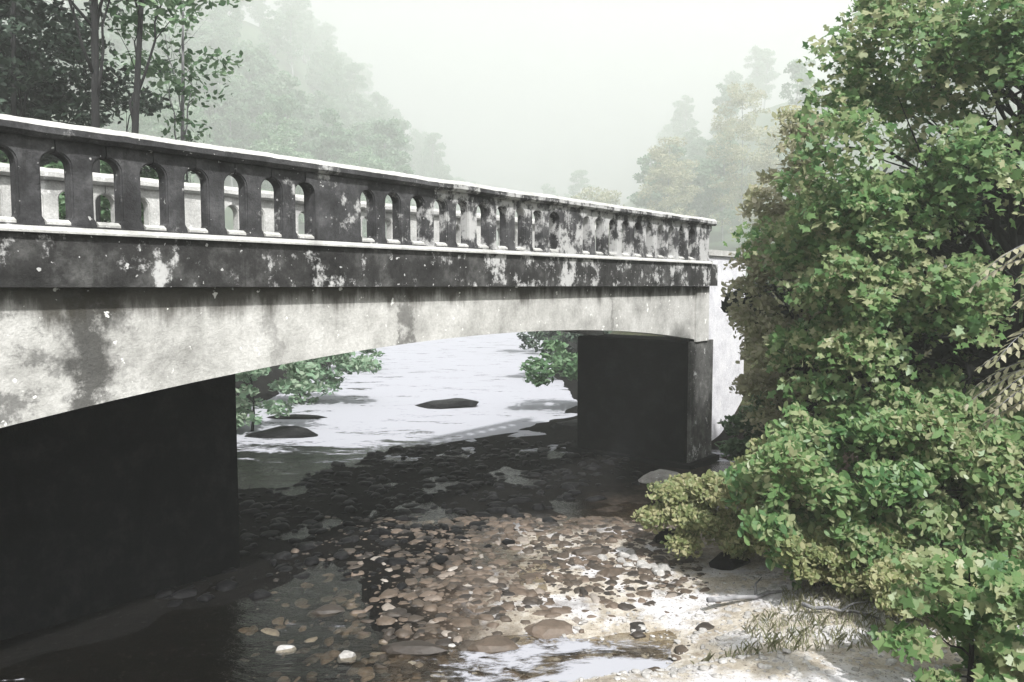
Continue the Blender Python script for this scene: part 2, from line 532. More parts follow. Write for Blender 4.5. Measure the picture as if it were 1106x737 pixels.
# ------------------------------------------------------------------ the bridge
W = 3.2                                            # deck width
S0, S1 = -6.4, 13.65
bridge = empty('bridge', (P0.x, P0.y, 0), math.atan2(U.y, U.x))
tag(bridge, 'old single-span concrete girder bridge with blackened baluster railings over the stream', 'bridge')


def soffit(s):
    return 3.18 - 0.50 * ((s - 6.75) / 6.8) ** 2 if s > -0.5 else 3.18 - 0.5 * (7.25 / 6.8) ** 2


st = [S0 + (13.84 - S0) * i / 60 for i in range(61)]
bm = bmesh.new()
fill_long(bm, [(0, 3.88), (0, 4.345), (W, 4.345), (W, 3.88)], st)
from_bm('deck_slab', bm, M['fascia'], bridge)
bm = bmesh.new()
fill_long(bm, [(0.03, 4.347), (-0.045, 4.347), (-0.045, 4.365), (0.03, 4.415)], [S0 + (13.5 - S0) * i / 40 for i in range(41)])
from_bm('drip_ledge', bm, M['whitish'], bridge)  # pale colour stands in for skylight on the sloped ledge
bm = bmesh.new()
fill_long(bm, [(W - 0.03, 4.347), (W - 0.03, 4.415), (W + 0.045, 4.365), (W + 0.045, 4.347)], [S0 + (13.5 - S0) * i / 40 for i in range(41)])
from_bm('drip_ledge', bm, M['whitish'], bridge)
for y0, y1 in ((0.14, 0.46), (W - 0.46, W - 0.14)):
    bm = bmesh.new()
    sl = [S0 + (13.58 - S0) * i / 90 for i in range(91)]
    fill_long(bm, lambda q: [(y0, soffit(q)), (y0, 3.878), (y1, 3.878), (y1, soffit(q))], sl)
    from_bm('girder', bm, M['girder'], bridge)
bm = bmesh.new()
box(bm, 13.05, 13.66, 0.10, 0.138, 2.70, 3.876)
from_bm('end_pilaster', bm, M['girder'], bridge)
bm = bmesh.new()
for s_ in (-2.0, 1.0, 4.7, 8.4, 12.0):
    pass
for k, s_ in enumerate((1.0, 4.7, 8.6)):
    bm = bmesh.new()
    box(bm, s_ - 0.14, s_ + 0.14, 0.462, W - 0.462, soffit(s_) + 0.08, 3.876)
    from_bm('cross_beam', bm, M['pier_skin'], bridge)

# far pier: flank near-black with painted shade, grey end
bm = bmesh.new()
box(bm, 12.85, 13.95, 0.2, W - 0.2, -1.2, 2.72)
bmesh.ops.bevel(bm, geom=[e for e in bm.edges], offset=0.03, segments=1, affect='EDGES')
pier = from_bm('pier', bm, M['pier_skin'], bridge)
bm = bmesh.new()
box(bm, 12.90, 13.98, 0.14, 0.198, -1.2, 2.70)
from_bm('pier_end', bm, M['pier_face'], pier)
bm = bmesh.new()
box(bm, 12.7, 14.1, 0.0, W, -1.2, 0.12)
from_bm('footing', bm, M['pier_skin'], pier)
# near abutment, set back under the deck
bm = bmesh.new()
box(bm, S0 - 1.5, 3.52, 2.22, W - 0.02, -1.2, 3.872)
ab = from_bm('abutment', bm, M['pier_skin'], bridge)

# balustrades
PITCHB, OPEN = 0.413, 0.238
Z0, ZS, ZC, ZT = 4.42, 4.93, 5.05, 5.16


def arch(x, side, n=6):
    """half arch head from springing to crown; side=+1: rising to the right of x"""
    return [(x + side * OPEN / 2 * (1 - math.cos(math.pi / 2 * i / n)), ZS + (ZC - ZS) * math.sin(math.pi / 2 * i / n)) for i in range(n + 1)]


def baluster_outline(bw):
    h = bw / 2
    top = h + OPEN / 2 - 0.0008
    p = [(-h - 0.018, Z0), (h + 0.018, Z0), (h + 0.018, Z0 + 0.045), (h, Z0 + 0.075)]
    p += [(min(x, top), z) for x, z in arch(h, 1)]
    p += [(top, ZT), (-top, ZT)]
    p += [(max(x, -top), z) for x, z in arch(-h, -1)][::-1]
    p += [(-h, Z0 + 0.075), (-h - 0.018, Z0 + 0.045)]
    return p


posts = [-1.26 - 4.73, -1.26, 3.55, 8.3, 13.1]
protos = {}
for y0, y1, sgn in ((0.045, 0.205, 1), (W - 0.205, W - 0.045, -1)):
    bm = bmesh.new()                                   # bottom rail
    fill_long(bm, [(y0 - 0.03, 4.347), (y0 - 0.03, Z0 - 0.002), (y1 + 0.03, Z0 - 0.002), (y1 + 0.03, 4.347)] if True else [], [S0, 13.62])
    bmesh.ops.translate(bm, vec=(0, 0, 0.0), verts=bm.verts)
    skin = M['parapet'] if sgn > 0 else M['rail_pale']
    rail = from_bm('railing', bm, skin, bridge)
    # handrail: heavy cap with a bevel; skylight painted pale on its upward faces
    a, c_ = (y0 - 0.10, y1 + 0.06)
    for i, (sa, sb) in enumerate(zip([S0, -1.62, 3.215, 7.96], [-1.624, 3.211, 7.956, 13.65])):
        bm = bmesh.new()
        n_ = 70
        fill_long(bm, lambda q: [(a + 0.04, ZT + 0.002), (a, ZT + 0.035), (a, ZT + 0.088), (a + 0.055, ZT + 0.142), (c_ - 0.055, ZT + 0.142), (c_, ZT + 0.088), (c_, ZT + 0.035), (c_ - 0.04, ZT + 0.002)],
                  [sa + (sb - sa) * k / n_ for k in range(n_ + 1)])
        for v in bm.verts:
            v.co.z += 0.009 * mnoise.noise(v.co * 1.6) + 0.006 * mnoise.noise(v.co * 9); v.co.y += 0.008 * mnoise.noise(v.co * 3.1 + Vector((5, 0, 0)))
        o = from_bm('handrail', bm, skin, rail)
        me = o.data
        me.materials.append(M['whitish'])
        for p in me.polygons:
            if p.normal.z > 0.55: p.material_index = 1
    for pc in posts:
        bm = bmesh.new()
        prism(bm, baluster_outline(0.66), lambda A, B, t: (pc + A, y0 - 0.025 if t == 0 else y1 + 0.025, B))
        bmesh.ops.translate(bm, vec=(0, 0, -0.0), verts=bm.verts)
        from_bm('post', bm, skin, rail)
    first = None
    first_sill = None
    for p_, q_ in zip(posts, posts[1:]):
        lo_, hi_ = p_ + 0.33, q_ - 0.33
        nop = 10
        pit = (hi_ - lo_ + (hi_ - lo_ - nop * OPEN) / (nop - 1)) / nop
        bw = pit - OPEN
        for i in range(1, nop):
            xx = lo_ + i * pit - bw / 2
            if first is None:
                bm = bmesh.new()
                prism(bm, baluster_outline(bw), lambda A, B, t: (A, y0 if t == 0 else y1, B))
                bmesh.ops.recalc_face_normals(bm, faces=bm.faces)
                es = [e for e in bm.edges if abs(e.verts[0].co.y - e.verts[1].co.y) < 1e-6 and max(v.co.z for v in e.verts) < ZC + 0.001 and min(v.co.z for v in e.verts) > Z0 + 0.001]
                bmesh.ops.bevel(bm, geom=es, offset=0.014, segments=2, affect='EDGES')
                first = from_bm('baluster', bm, skin, rail)
                o = first
            else:
                o = first.copy()
                col.objects.link(o)
                o.parent = rail
            o.location.x = xx
        for i in range(nop):
            xx = lo_ + i * pit + OPEN / 2
            if first_sill is None:
                h = OPEN / 2 + 0.0
                bm = bmesh.new()
                ya, yb = (y0 - 0.022, y1 + 0.022)
                zz0, zz1 = Z0 + 0.002, Z0 + 0.052
                h = OPEN / 2 - 0.020
                prism(bm, [(ya, zz0), (ya, zz0 + 0.022), (ya + 0.05, zz1), (yb - 0.05, zz1), (yb, zz0 + 0.022), (yb, zz0)], lambda A, B, t: (-h if t == 0 else h, A, B))
                first_sill = from_bm('sill', bm, M['whitish'], rail)  # pale colour puts the sky's light onto the sill
                o = first_sill
            else:
                o = first_sill.copy()
                col.objects.link(o)
                o.parent = rail
            o.location.x = xx

# wing wall beyond the far pier
ww = empty('retaining_wall', (P0.x + U.x * 14.1, P0.y + U.y * 14.1, 0), math.atan2(U.y, U.x))
tag(ww, 'pale limed concrete retaining wall between the bridge end and the green bushes', 'wall')
bm = bmesh.new()
box(bm, -0.08, 3.4, 0.9, 1.4, -1.0, 4.60)
from_bm('wall_face', bm, M['wing'], ww)
bm = bmesh.new()
box(bm, -0.10, 3.45, 0.84, 1.46, 4.602, 4.74)
from_bm('coping', bm, M['whitish'], ww)

# ------------------------------------------------------------------ foliage
LEAF6 = np.array([(0, -0.5), (0.26, -0.22), (0.30, 0.08), (0, 0.5), (-0.30, 0.08), (-0.26, -0.22)])
MAPLE = np.array([(0, -0.48), (0.30, -0.36), (0.20, -0.14), (0.52, 0.06), (0.24, 0.16), (0.0, 0.55), (-0.24, 0.16), (-0.52, 0.06), (-0.20, -0.14), (-0.30, -0.36)])
OVAL = np.array([(0, -0.52), (0.20, -0.38), (0.31, -0.10), (0.24, 0.20), (0.0, 0.55), (-0.24, 0.20), (-0.31, -0.10), (-0.20, -0.38)])
BLADE = np.array([(0.03, -0.5), (0.10, 0.0), (0, 0.5), (-0.10, 0.0)])


def leaf_mesh(name, cen, size, shape=LEAF6, tilt=0.5, facing=None, droop=0.15):
    """cen (n,3), size (n,), normals scattered about 'up' (tilt = spread), or about facing"""
    n = len(cen)
    nor = rng.normal(0, tilt, (n, 3))
    nor += np.array([0, 0, 1.0]) if facing is None else facing
    nor /= np.linalg.norm(nor, axis=1)[:, None] + 1e-9
    rnd = rng.normal(0, 1, (n, 3))
    t = np.cross(nor, rnd); t /= np.linalg.norm(t, axis=1)[:, None] + 1e-9
    bt = np.cross(nor, t)
    k = len(shape)
    wid = rng.uniform(0.6, 1.05, n)
    sx = shape[:, 0][None, :, None] * (size * wid)[:, None, None]
    sy = shape[:, 1][None, :, None] * size[:, None, None]
    bend = -droop * (np.abs(shape[:, 0]) + np.abs(shape[:, 1]) * 0.6)[None, :, None] * size[:, None, None] * rng.uniform(0.0, 4.0, (n, 1, 1))
    v = cen[:, None, :] + t[:, None, :] * sx + bt[:, None, :] * sy + nor[:, None, :] * bend
    return raw_mesh(name, v.reshape(-1, 3), k)


SUNV = np.array(to_sun)


def clump_points(clumps, n, flat=0.45, lit=0.0):
    """clumps: (m,4) centre + radius; leaves on sheets, dense at the outside"""
    c = np.asarray(clumps, float)
    wgt = c[:, 3] ** 2
    idx = rng.choice(len(c), n, p=wgt / wgt.sum())
    d = rng.normal(0, 1, (n, 3)); d /= np.linalg.norm(d, axis=1)[:, None]
    d += lit * SUNV; d /= np.linalg.norm(d, axis=1)[:, None]
    r = c[idx, 3] * rng.uniform(0.25, 1.0, n) ** 0.6
    p = d * r[:, None]
    p[:, 2] *= flat
    return c[idx, :3] + p


def crown_clumps(center, rad, n, cr, shell=0.55):
    c = np.array(center); rad = np.array(rad)
    d = rng.normal(0, 1, (n, 3)); d /= np.linalg.norm(d, axis=1)[:, None]
    r = rng.uniform(shell ** 3, 1, n) ** (1 / 3)
    return np.concatenate([c + d * r[:, None] * rad, rng.uniform(cr[0], cr[1], (n, 1))], 1)


def trunk_mesh(bm, base, top, r0, limbs=(), sides=8, bow=0.15, targets=()):
    base = Vector(base); top = Vector(top)
    k = 9
    pts = []
    off = Vector((random.uniform(-1, 1), random.uniform(-1, 1), 0)) * bow
    for i in range(k + 1):
        t = i / k
        pts.append(base.lerp(top, t) + off * math.sin(math.pi * t) + Vector((random.uniform(-1, 1), random.uniform(-1, 1), 0)) * bow * 0.12)
    rads = [r0 * (1.25 if i == 0 else 1) * (1 - 0.78 * i / k) for i in range(k + 1)]
    tube(bm, pts, rads, sides, 0.06)
    for tg in targets:
        tg = Vector(tg)
        t = min(max((tg.z - base.z) / max(top.z - base.z, 0.1) - 0.18, 0.15), 0.92)
        a = base.lerp(top, t) + off * math.sin(math.pi * t)
        mid = a.lerp(tg, 0.5) + Vector((0, 0, 0.12 * (tg - a).length))
        rr = r0 * (1 - 0.78 * t) * 0.5
        ln = (tg - a).length
        P = []
        for q in range(7):
            t_ = q / 6
            p_ = a.lerp(tg, t_) + Vector((0, 0, 0.16 * ln * math.sin(math.pi * t_) * (0.4 + t_)))
            if 0 < q: p_ += Vector((random.uniform(-1, 1), random.uniform(-1, 1), random.uniform(-1, 1))) * ln * 0.045
            P.append(p_)
        tube(bm, P, [max(rr * (1 - 0.85 * q / 6), 0.004) for q in range(7)], 5)
        if ln > 0.8:
            for q in (2, 3, 4):
                e_ = P[q] + (P[q + 1] - P[q]) * 1.4 + Vector((random.uniform(-1, 1), random.uniform(-1, 1), random.uniform(-0.2, 1))) * ln * 0.22
                m_ = P[q].lerp(e_, 0.5) + Vector((random.uniform(-1, 1), random.uniform(-1, 1), 0)) * ln * 0.03
                w_ = max(rr * (1 - 0.85 * q / 6) * 0.5, 0.004)
                tube(bm, [P[q], m_, e_], [w_, w_ * 0.7, w_ * 0.3], 4)


def gz(x, y): return float(height(np.array([x]), np.array([y]))[0])


def plant(name, label, cat, base, top, r0, clumps, n, size, mat, shape=LEAF6, tilt=0.5, flat=0.45, bark='bark', facing=None, group=None, nl=10, stem='trunk', bow=0.15, crown='crown', lit=0.0):
    root = empty(name, base)
    tag(root, label, cat, group)
    B = Vector(base)
    cl = np.asarray(clumps, float)
    pts = clump_points(cl, n, flat, lit) - np.array(base)
    sz = rng.uniform(size[0], size[1], n)
    me = leaf_mesh(crown, pts, sz, shape, tilt, facing)
    link(crown, me, M[mat], root)
    bm = bmesh.new()
    sel = rng.choice(len(cl), min(nl, len(cl)), replace=False)
    trunk_mesh(bm, (0, 0, -0.15), Vector(top) - B, r0, targets=[Vector(cl[i, :3]) - B for i in sel], bow=bow)
    from_bm(stem, bm, M[bark], root, True)
    return root


FACE = np.array([-0.10, -0.75, 0.70])
# -- the big leafy mass on the right
cl = np.concatenate([crown_clumps((7.2, 11.0, 4.4), (3.7, 1.7, 4.3), 330, (0.35, 0.7), 0.55), crown_clumps((5.0, 10.4, 3.4), (1.5, 1.0, 1.9), 60, (0.28, 0.5), 0.3)])
for hx, hz_, ax_, az_ in ((6.3, 2.85, 0.75, 0.30), (6.4, 4.6, 0.6, 0.27), (5.0, 5.7, 0.25, 0.1), (4.6, 2.5, 0.3, 0.1)):   # open gaps in the crown
    cl = cl[((cl[:, 0] - hx) / (ax_ + 0.25)) ** 2 + ((cl[:, 2] - hz_) / (az_ + 0.25)) ** 2 > 1]
plant('maple_tree', 'tall broad-leaved maple tree filling the right side beside the bridge end', 'tree', (7.2, 11.6, gz(7.2, 11.6)), (7.4, 11.6, 8.0), 0.16, cl, 62000, (0.06, 0.17), 'leaf_bright', MAPLE, 0.6, 0.8, nl=60, facing=FACE, lit=0.8)
cl = np.concatenate([crown_clumps((4.7, 9.6, 1.35), (2.2, 0.9, 1.25), 130, (0.2, 0.42), 0.4)])
plant('leafy_bush', 'dense bright green bush spreading over the right bank below the maple tree', 'bush', (4.9, 9.8, gz(4.9, 9.8)), (4.9, 9.8, 2.2), 0.05, cl, 26000, (0.05, 0.14), 'leaf_bright', OVAL, 0.6, 0.8, nl=30, stem='stem', facing=FACE, lit=0.8)
cl = crown_clumps((2.85, 10.9, 0.70), (1.1, 0.7, 0.5), 60, (0.16, 0.32), 0.2)
plant('waterside_shrub', 'low yellowish green shrub leaning out over the water beside the far pier', 'shrub', (3.3, 11.2, gz(3.3, 11.2)), (2.9, 11.1, 1.0), 0.03, cl, 15000, (0.035, 0.10), 'leaf_olive', LEAF6, 0.6, 0.7, nl=14, stem='stem', facing=FACE, lit=0.8)
cl = np.concatenate([crown_clumps((3.7, 9.1, 0.75), (0.95, 0.45, 0.35), 34, (0.12, 0.26), 0.2), crown_clumps((4.5, 8.2, 0.7), (0.85, 0.4, 0.3), 28, (0.12, 0.24), 0.2), crown_clumps((3.5, 10.2, 1.3), (0.6, 0.5, 0.6), 24, (0.16, 0.3), 0.2)])
plant('trailing_shrub', 'pale yellow green trailing shrub spilling over the gravel in front of the leafy bush', 'shrub', (4.2, 9.2, gz(4.2, 9.2)), (4.1, 9.1, 0.9), 0.025, cl, 15000, (0.03, 0.10), 'leaf_olive', OVAL, 0.6, 0.7, nl=30, stem='stem', facing=FACE, lit=0.8)
cl = crown_clumps((3.35, 13.2, 4.0), (0.9, 0.8, 2.7), 70, (0.25, 0.45), 0.3)
cl[:, 0] += (cl[:, 2] - 3.6) * 0.10 + 1.2
plant('olive_sapling', 'slender pale olive sapling just right of the pale retaining wall', 'tree', (4.9, 13.4, gz(4.9, 13.4)), (5.1, 13.4, 6.2), 0.05, cl, 13000, (0.05, 0.15), 'leaf_pale', LEAF6, 0.6, 0.8, nl=24, facing=FACE, lit=0.8)
root = empty('roadside_shrub', (3.6, 5.1, gz(3.6, 5.1)))
tag(root, 'pale cream green shrub at the right edge with arching feathery sprays', 'shrub')
LV = []
sbm = bmesh.new()
zb_ = gz(3.6, 5.1)
for k in range(26):
    h0 = random.uniform(0.5, 1.0)
    top_ = random.choice((4.12, 3.95, 3.62, 3.35, 3.2)) + random.uniform(-.08, .08)
    ang = random.uniform(2.3, 4.2)
    ln = random.uniform(0.42, 0.66)
    st_ = Vector((3.6 + random.uniform(-.05, .12), 5.1 + random.uniform(-.1, .1), top_))
    P = []
    for q in range(13):
        t_ = q / 12
        P.append(st_ + Vector((math.cos(ang) * ln * t_, math.sin(ang) * ln * 0.6 * t_, ln * (0.30 * t_ - 0.62 * t_ * t_))))
    tube(sbm, [p - root.location for p in [Vector((3.6, 5.1, zb_)), Vector((3.61, 5.1, (zb_ + top_) / 2)), st_] + P[1:]], [0.012, 0.01, 0.007] + [0.006 * (1 - q / 14) for q in range(12)], 5)
    for q in range(2, 13):
        d_ = (P[q] - P[q - 1]).normalized()
        sd_ = d_.cross(Vector((0, 0, 1))).normalized()
        for s2 in (-1, 1):
            Ln = 0.125 * (1 - 0.55 * q / 12) * random.uniform(.8, 1.2)
            ax_ = (sd_ * s2 + d_ * 0.55 + Vector((0, 0, -0.22 + random.uniform(-.2, .15)))).normalized()
            wv = d_ * 0.021 * random.uniform(.8, 1.25) + Vector((0, 0, random.uniform(-.006, .006)))
            b_ = P[q]
            LV += [b_, b_ + ax_ * Ln * .35 + wv, b_ + ax_ * Ln * .75 + wv * .7, b_ + ax_ * Ln - Vector((0, 0, .012)), b_ + ax_ * Ln * .75 - wv * .7, b_ + ax_ * Ln * .35 - wv]
link('crown', raw_mesh('crown', np.array([tuple(p - root.location) for p in LV]), 6), M['leaf_pale'], root)
from_bm('stem', sbm, M['bark_pale'], root, True)
cl = crown_clumps((4.0, 6.8, 0.9), (0.75, 0.55, 0.75), 20, (0.18, 0.30), 0.3)
plant('sycamore_seedling', 'low large-leaved green shrub in the bottom right corner', 'shrub', (4.1, 6.9, gz(4.1, 6.9)), (4.05, 6.9, 1.4), 0.03, cl, 2200, (0.07, 0.17), 'leaf_bright', MAPLE, 0.5, 0.6, nl=9, facing=FACE, lit=0.9, stem='stem', bow=0.05)
cl = np.concatenate([crown_clumps((8.5, 14.2, 3.2), (4.3, 1.0, 3.2), 70, (0.6, 1.0), 0.1)])
plant('shade_thicket', 'dense thicket, painted nearly black for shade, behind the maple tree on the right bank', 'bush', (8.2, 14.4, gz(8.2, 14.4)), (8.2, 14.4, 6.0), 0.12, cl, 16000, (0.2, 0.36), 'leaf_gap_shade', LEAF6, 0.9, 0.7, nl=10, stem='stem')

# -- dark trees behind the near end of the railing
def wood_tree(x, y, top, r0, lean, cc, crad, ncl, n, size, mat, label, bark='bark', flat=0.5, crr=(0.4, 0.8), group=None):
    z0 = gz(x, y)
    cl = crown_clumps(cc, crad, ncl, crr, 0.35)
    return plant('tree', label, 'tree', (x, y, z0), (x + lean[0], y + lean[1], top), r0, cl, n, size, mat, LEAF6, 0.8, flat, bark, nl=5, group=group, bow=0.07)


wood_tree(-7.95, 14.9, 13.0, 0.13, (0.35, 0.2), (-8.4, 15.4, 10.6), (2.6, 1.6, 1.6), 22, 2000, (0.12, 0.24), 'leaf_dark', 'straight black trunked tree rising behind the near end of the railing')
wood_tree(-7.75, 15.3, 12.0, 0.12, (0.9, 0.3), (-6.9, 15.9, 10.2), (1.4, 1.4, 1.7), 14, 900, (0.12, 0.22), 'leaf_mid', 'forked dark tree right of the straight black trunk behind the railing')
wood_tree(-7.55, 17.5, 10.5, 0.09, (0.4, 0.3), (-7.4, 17.6, 8.8), (1.1, 1.1, 1.7), 14, 800, (0.10, 0.2), 'leaf_mid', 'slim grey pole-like tree right of the two black trunks', 'bark_pale')
wood_tree(-13.0, 18.6, 14.0, 0.24, (-0.3, 0.2), (-14.2, 19.0, 8.3), (3.6, 2.0, 4.5), 110, 17000, (0.18, 0.34), 'leaf_dark', 'heavy dark evergreen tree at the far left edge behind the bridge')
wood_tree(-10.9, 17.4, 12.5, 0.10, (0.3, 0.2), (-11.0, 17.8, 9.2), (1.6, 1.4, 2.4), 26, 3600, (0.12, 0.24), 'leaf_dark', 'thin dark tree with a ragged crown left of the straight black trunk')
wood_tree(-9.4, 18.6, 12.5, 0.09, (-0.3, 0.2), (-9.3, 19.0, 9.0), (1.5, 1.4, 2.6), 24, 3000, (0.10, 0.22), 'leaf_dark', 'thin dark tree half hidden behind the two black trunks')
cl = crown_clumps((-9.9, 16.4, 5.5), (2.3, 1.0, 1.2), 34, (0.25, 0.5), 0.3)
plant('bank_bush', 'light green bush showing over and through the near railing', 'bush', (-9.9, 16.6, gz(-9.9, 16.6)), (-9.9, 16.6, 6.2), 0.05, cl, 3600, (0.12, 0.24), 'leaf_mid', LEAF6, 0.6, 0.45, nl=10, stem='stem')
cl = crown_clumps((-8.3, 21.0, 6.9), (0.9, 0.7, 1.0), 12, (0.2, 0.35), 0.2)
plant('young_tree', 'small dark twiggy tree just above the middle of the left railing', 'tree', (-8.8, 21.0, gz(-8.8, 21.0)), (-8.4, 21.0, 7.8), 0.05, cl, 520, (0.10, 0.2), 'leaf_dark', LEAF6, 0.8, 0.6, nl=10)

# the bare side branch on the forked tree is part of its trunk
# -- river bank shrubs upstream, seen under the bridge
bank = [(-7.0, 21.0, 2.1, 1.75, 'low light green bush hanging over the upstream left bank beside the abutment', 'leaf_mint'),
        (-7.0, 26.0, 2.5, 1.9, 'rounded pale green bush on the left bank further upstream', 'leaf_mint'),
        (-8.2, 36.0, 2.6, 2.2, 'distant green bush on the left bank where the stream narrows', 'leaf_mid'),
        (2.5, 24.5, 2.3, 1.5, 'bright green bush on the upstream right bank next to the dark pier', 'leaf_mid'),
        (2.6, 33.0, 2.4, 1.9, 'dark green bush at the upstream right water edge', 'leaf_dark'),
        (2.3, 45.0, 2.6, 2.6, 'far bush at the right edge of the white rapids', 'leaf_mid')]
for x, y, rx_, rz_, lab, mt in bank:
    cl = crown_clumps((x, y, rz_ * 0.75), (rx_, 1.2, rz_ * 0.8), 34, (0.3, 0.6), 0.2)
    plant('bank_bush', lab, 'bush', (x, y, max(gz(x, y), -0.2)), (x, y, rz_), 0.05, cl, 2600, (0.14, 0.28), mt, LEAF6, 0.6, 0.45, nl=8, stem='stem', group='bushes along the upstream banks')

mid = [(-66, 155, 32, 7.5, 'leaf_mint', 'tall pale green tree at mid distance just right of the dark left trees'),  # leaf colours paled to paint mist onto these trees
       (-48, 165, 30, 7.0, 'leaf_mint', 'pale green round-topped tree at mid distance behind the middle of the left railing'),
       (-34, 180, 27, 7.5, 'leaf_mint', 'faint pale green tree at mid distance above the first wide railing post'),
       (-78, 175, 36, 8.5, 'leaf_mint', 'broad pale green tree at mid distance partly hidden by the dark left trees'),
       (38, 195, 30, 7.5, 'leaf_pale', 'pale olive tree at mid distance beyond the far end of the railing'),
       (54, 190, 40, 8.5, 'leaf_pale', 'taller pale olive tree at mid distance touching the maple outline'),
       (21.0, 200, 20, 6.5, 'leaf_pale', 'small cream coloured tree in the mist above the far railing')]
for x, y, h, rr, mt, lab in mid:
    z0 = gz(x, y)
    cl = crown_clumps((x, y, z0 + h * 0.55), (rr, rr, h * 0.46), 130, (1.2, 2.3), 0.3)
    plant('tree', lab, 'tree', (x, y, z0), (x, y, z0 + h * 0.95), 0.2, cl, 15000, (0.35, 0.7), mt, LEAF6, 0.8, 0.55, 'bark_pale', nl=14, bow=0.4, group='pale trees at mid distance')
under = [(-11.2, 19.5, 6.0, 1.5, 1.5, 'leaf_dark', 'dark rounded bush behind the black tree trunks above the railing'),
         (-13.6, 21.5, 6.6, 2.0, 1.7, 'leaf_dark', 'large dark bush at the far left above the railing'),
         (-9.0, 20.0, 5.6, 1.1, 1.2, 'leaf_mid', 'mid green bush between the trunks and the small twiggy tree'),
         (-16.5, 26.0, 8.0, 3.0, 2.6, 'leaf_dark', 'broad dark thicket on the slope behind the left trees')]
for x, y, zc, rr, rz_, mt, lab in under:
    z0 = gz(x, y)
    cl = crown_clumps((x, y, zc), (rr, rr * .7, rz_), 46, (0.3, 0.6), 0.2)
    plant('bush', lab, 'bush', (x, y, z0), (x, y, zc + rz_ * .6), 0.05, cl, 5200, (0.12, 0.26), mt, LEAF6, 0.8, 0.7, nl=10, stem='stem', group='bushes behind the near railing')
cl = crown_clumps((4.9, 15.3, 1.0), (0.7, 0.5, 0.8), 20, (0.2, 0.36), 0.2)
plant('bush', 'small shaded bush at the foot of the pale retaining wall', 'bush', (5.0, 15.4, gz(5.0, 15.4)), (5.0, 15.4, 1.6), 0.03, cl, 3200, (0.08, 0.18), 'leaf_mid', LEAF6, 0.7, 0.7, nl=8, stem='stem')
# -- misty wood on the hillsides up the valley
far = []
for i in range(285):
    y = 200 + 300 * random.random() ** 1.1
    x = random.choice((random.uniform(-0.75, 0.72), random.uniform(-0.55, -0.10))) * y
    if -0.14 < x / y < 0.16: y = max(y, random.uniform(380, 500)); x = min(max(x, -0.14 * y), 0.16 * y)
    far.append((x, y))
far.sort(key=lambda q: q[1])
kinds = []
proto = []
for k in range(4):
    h = (15, 19, 23, 17)[k]
    cl = crown_clumps((0, 0, h * 0.60), ((3.6, 3.2, 3.0, 4.6)[k], 3.4, h * 0.40), 60, (0.8, 1.7), 0.3)
    t = plant('hillside_tree', 'hillside tree', 'tree', (0, 0, 0), (random.uniform(-1, 1), 0, h * 0.93), 0.24, cl, 6500, (0.38, 0.75), 'leaf_far', LEAF6, 0.9, 0.6, 'bark_pale', nl=12, bow=0.6)
    proto.append(t)


def copy_tree(o, parent=None):
    c = o.copy()
    col.objects.link(c)
    c.parent = parent
    for ch in o.children: copy_tree(ch, c)
    return c


used = set()
for i, (x, y) in enumerate(far):
    k = random.randrange(4)
    o = proto[k] if k not in used else copy_tree(proto[k])
    used.add(k)
    o.location = (x, y, gz(x, y) - 0.3)
    o.rotation_euler = (0, 0, random.uniform(0, 6.28))
    sc_ = random.uniform(1.15, 1.75)
    o.scale = (sc_, sc_, sc_ * random.uniform(0.9, 1.15))
    side = 'left' if x < -8 else ('right' if x > 12 else 'middle')
    tag(o, 'pale misty tree fading into the haze on the far wooded valley side', 'tree', 'misty trees on the hillside')

# ------------------------------------------------------------------ stones
def stone_mesh(name, n, sub=2):
    out = []
    for i in range(n):
        bm = bmesh.new()
        bmesh.ops.create_icosphere(bm, subdivisions=sub, radius=1)
        off = Vector((random.uniform(-50, 50), random.uniform(-50, 50), random.uniform(-50, 50)))
        for v in bm.verts:
            v.co *= 1 + 0.50 * mnoise.noise(v.co * 0.9 + off) + 0.26 * mnoise.noise(v.co * 2.4 + off)
            for ax, lim in ((Vector((.8, .3, .5)), .70), (Vector((-.6, .6, .5)), .68), (Vector((.1, -.8, .5)), .66), (Vector((0.1, 0.1, 1)), .5), (Vector((-.9, -.3, .2)), .74), (Vector((.5, .8, .1)), .76)):
                ax = (ax + Vector((mnoise.noise(off), mnoise.noise(off * 1.3), 0)) * 0.8).normalized()
                e_ = v.co.dot(ax) - lim
                if e_ > 0: v.co -= ax * e_ * 0.97
            if v.co.z < -0.4: v.co.z = -0.4 + (v.co.z + 0.4) * 0.3
        out.append(bm)
    return out


stones = []
sb = stone_mesh('stone', 10, 2)
for bm in sb:
    me = bpy.data.meshes.new('stone')
    bm.to_mesh(me); bm.free()
    stones.append(me)


def stone_obj(name, x, y, z, sx, sy, sz, mat, label, cat, rz=None, group=None, idx=None):
    me = random.choice(stones).copy() if idx is None else stones[idx].copy()
    me.materials.clear(); me.materials.append(M[mat])
    o = bpy.data.objects.new(name, me)
    col.objects.link(o)
    o.location = (x, y, z)
    o.scale = (sx, sy, sz)
    o.rotation_euler = (random.uniform(-.1, .1), random.uniform(-.1, .1), random.uniform(0, 6.28) if rz is None else rz)
    return tag(o, label, cat, group)


stone_obj('boulder', -2.15, 25.6, 0.05, 1.25, 0.8, 0.22, 'stone_dark', 'long flat black rock alone in the white rapids under the arch', 'boulder', 0.05)

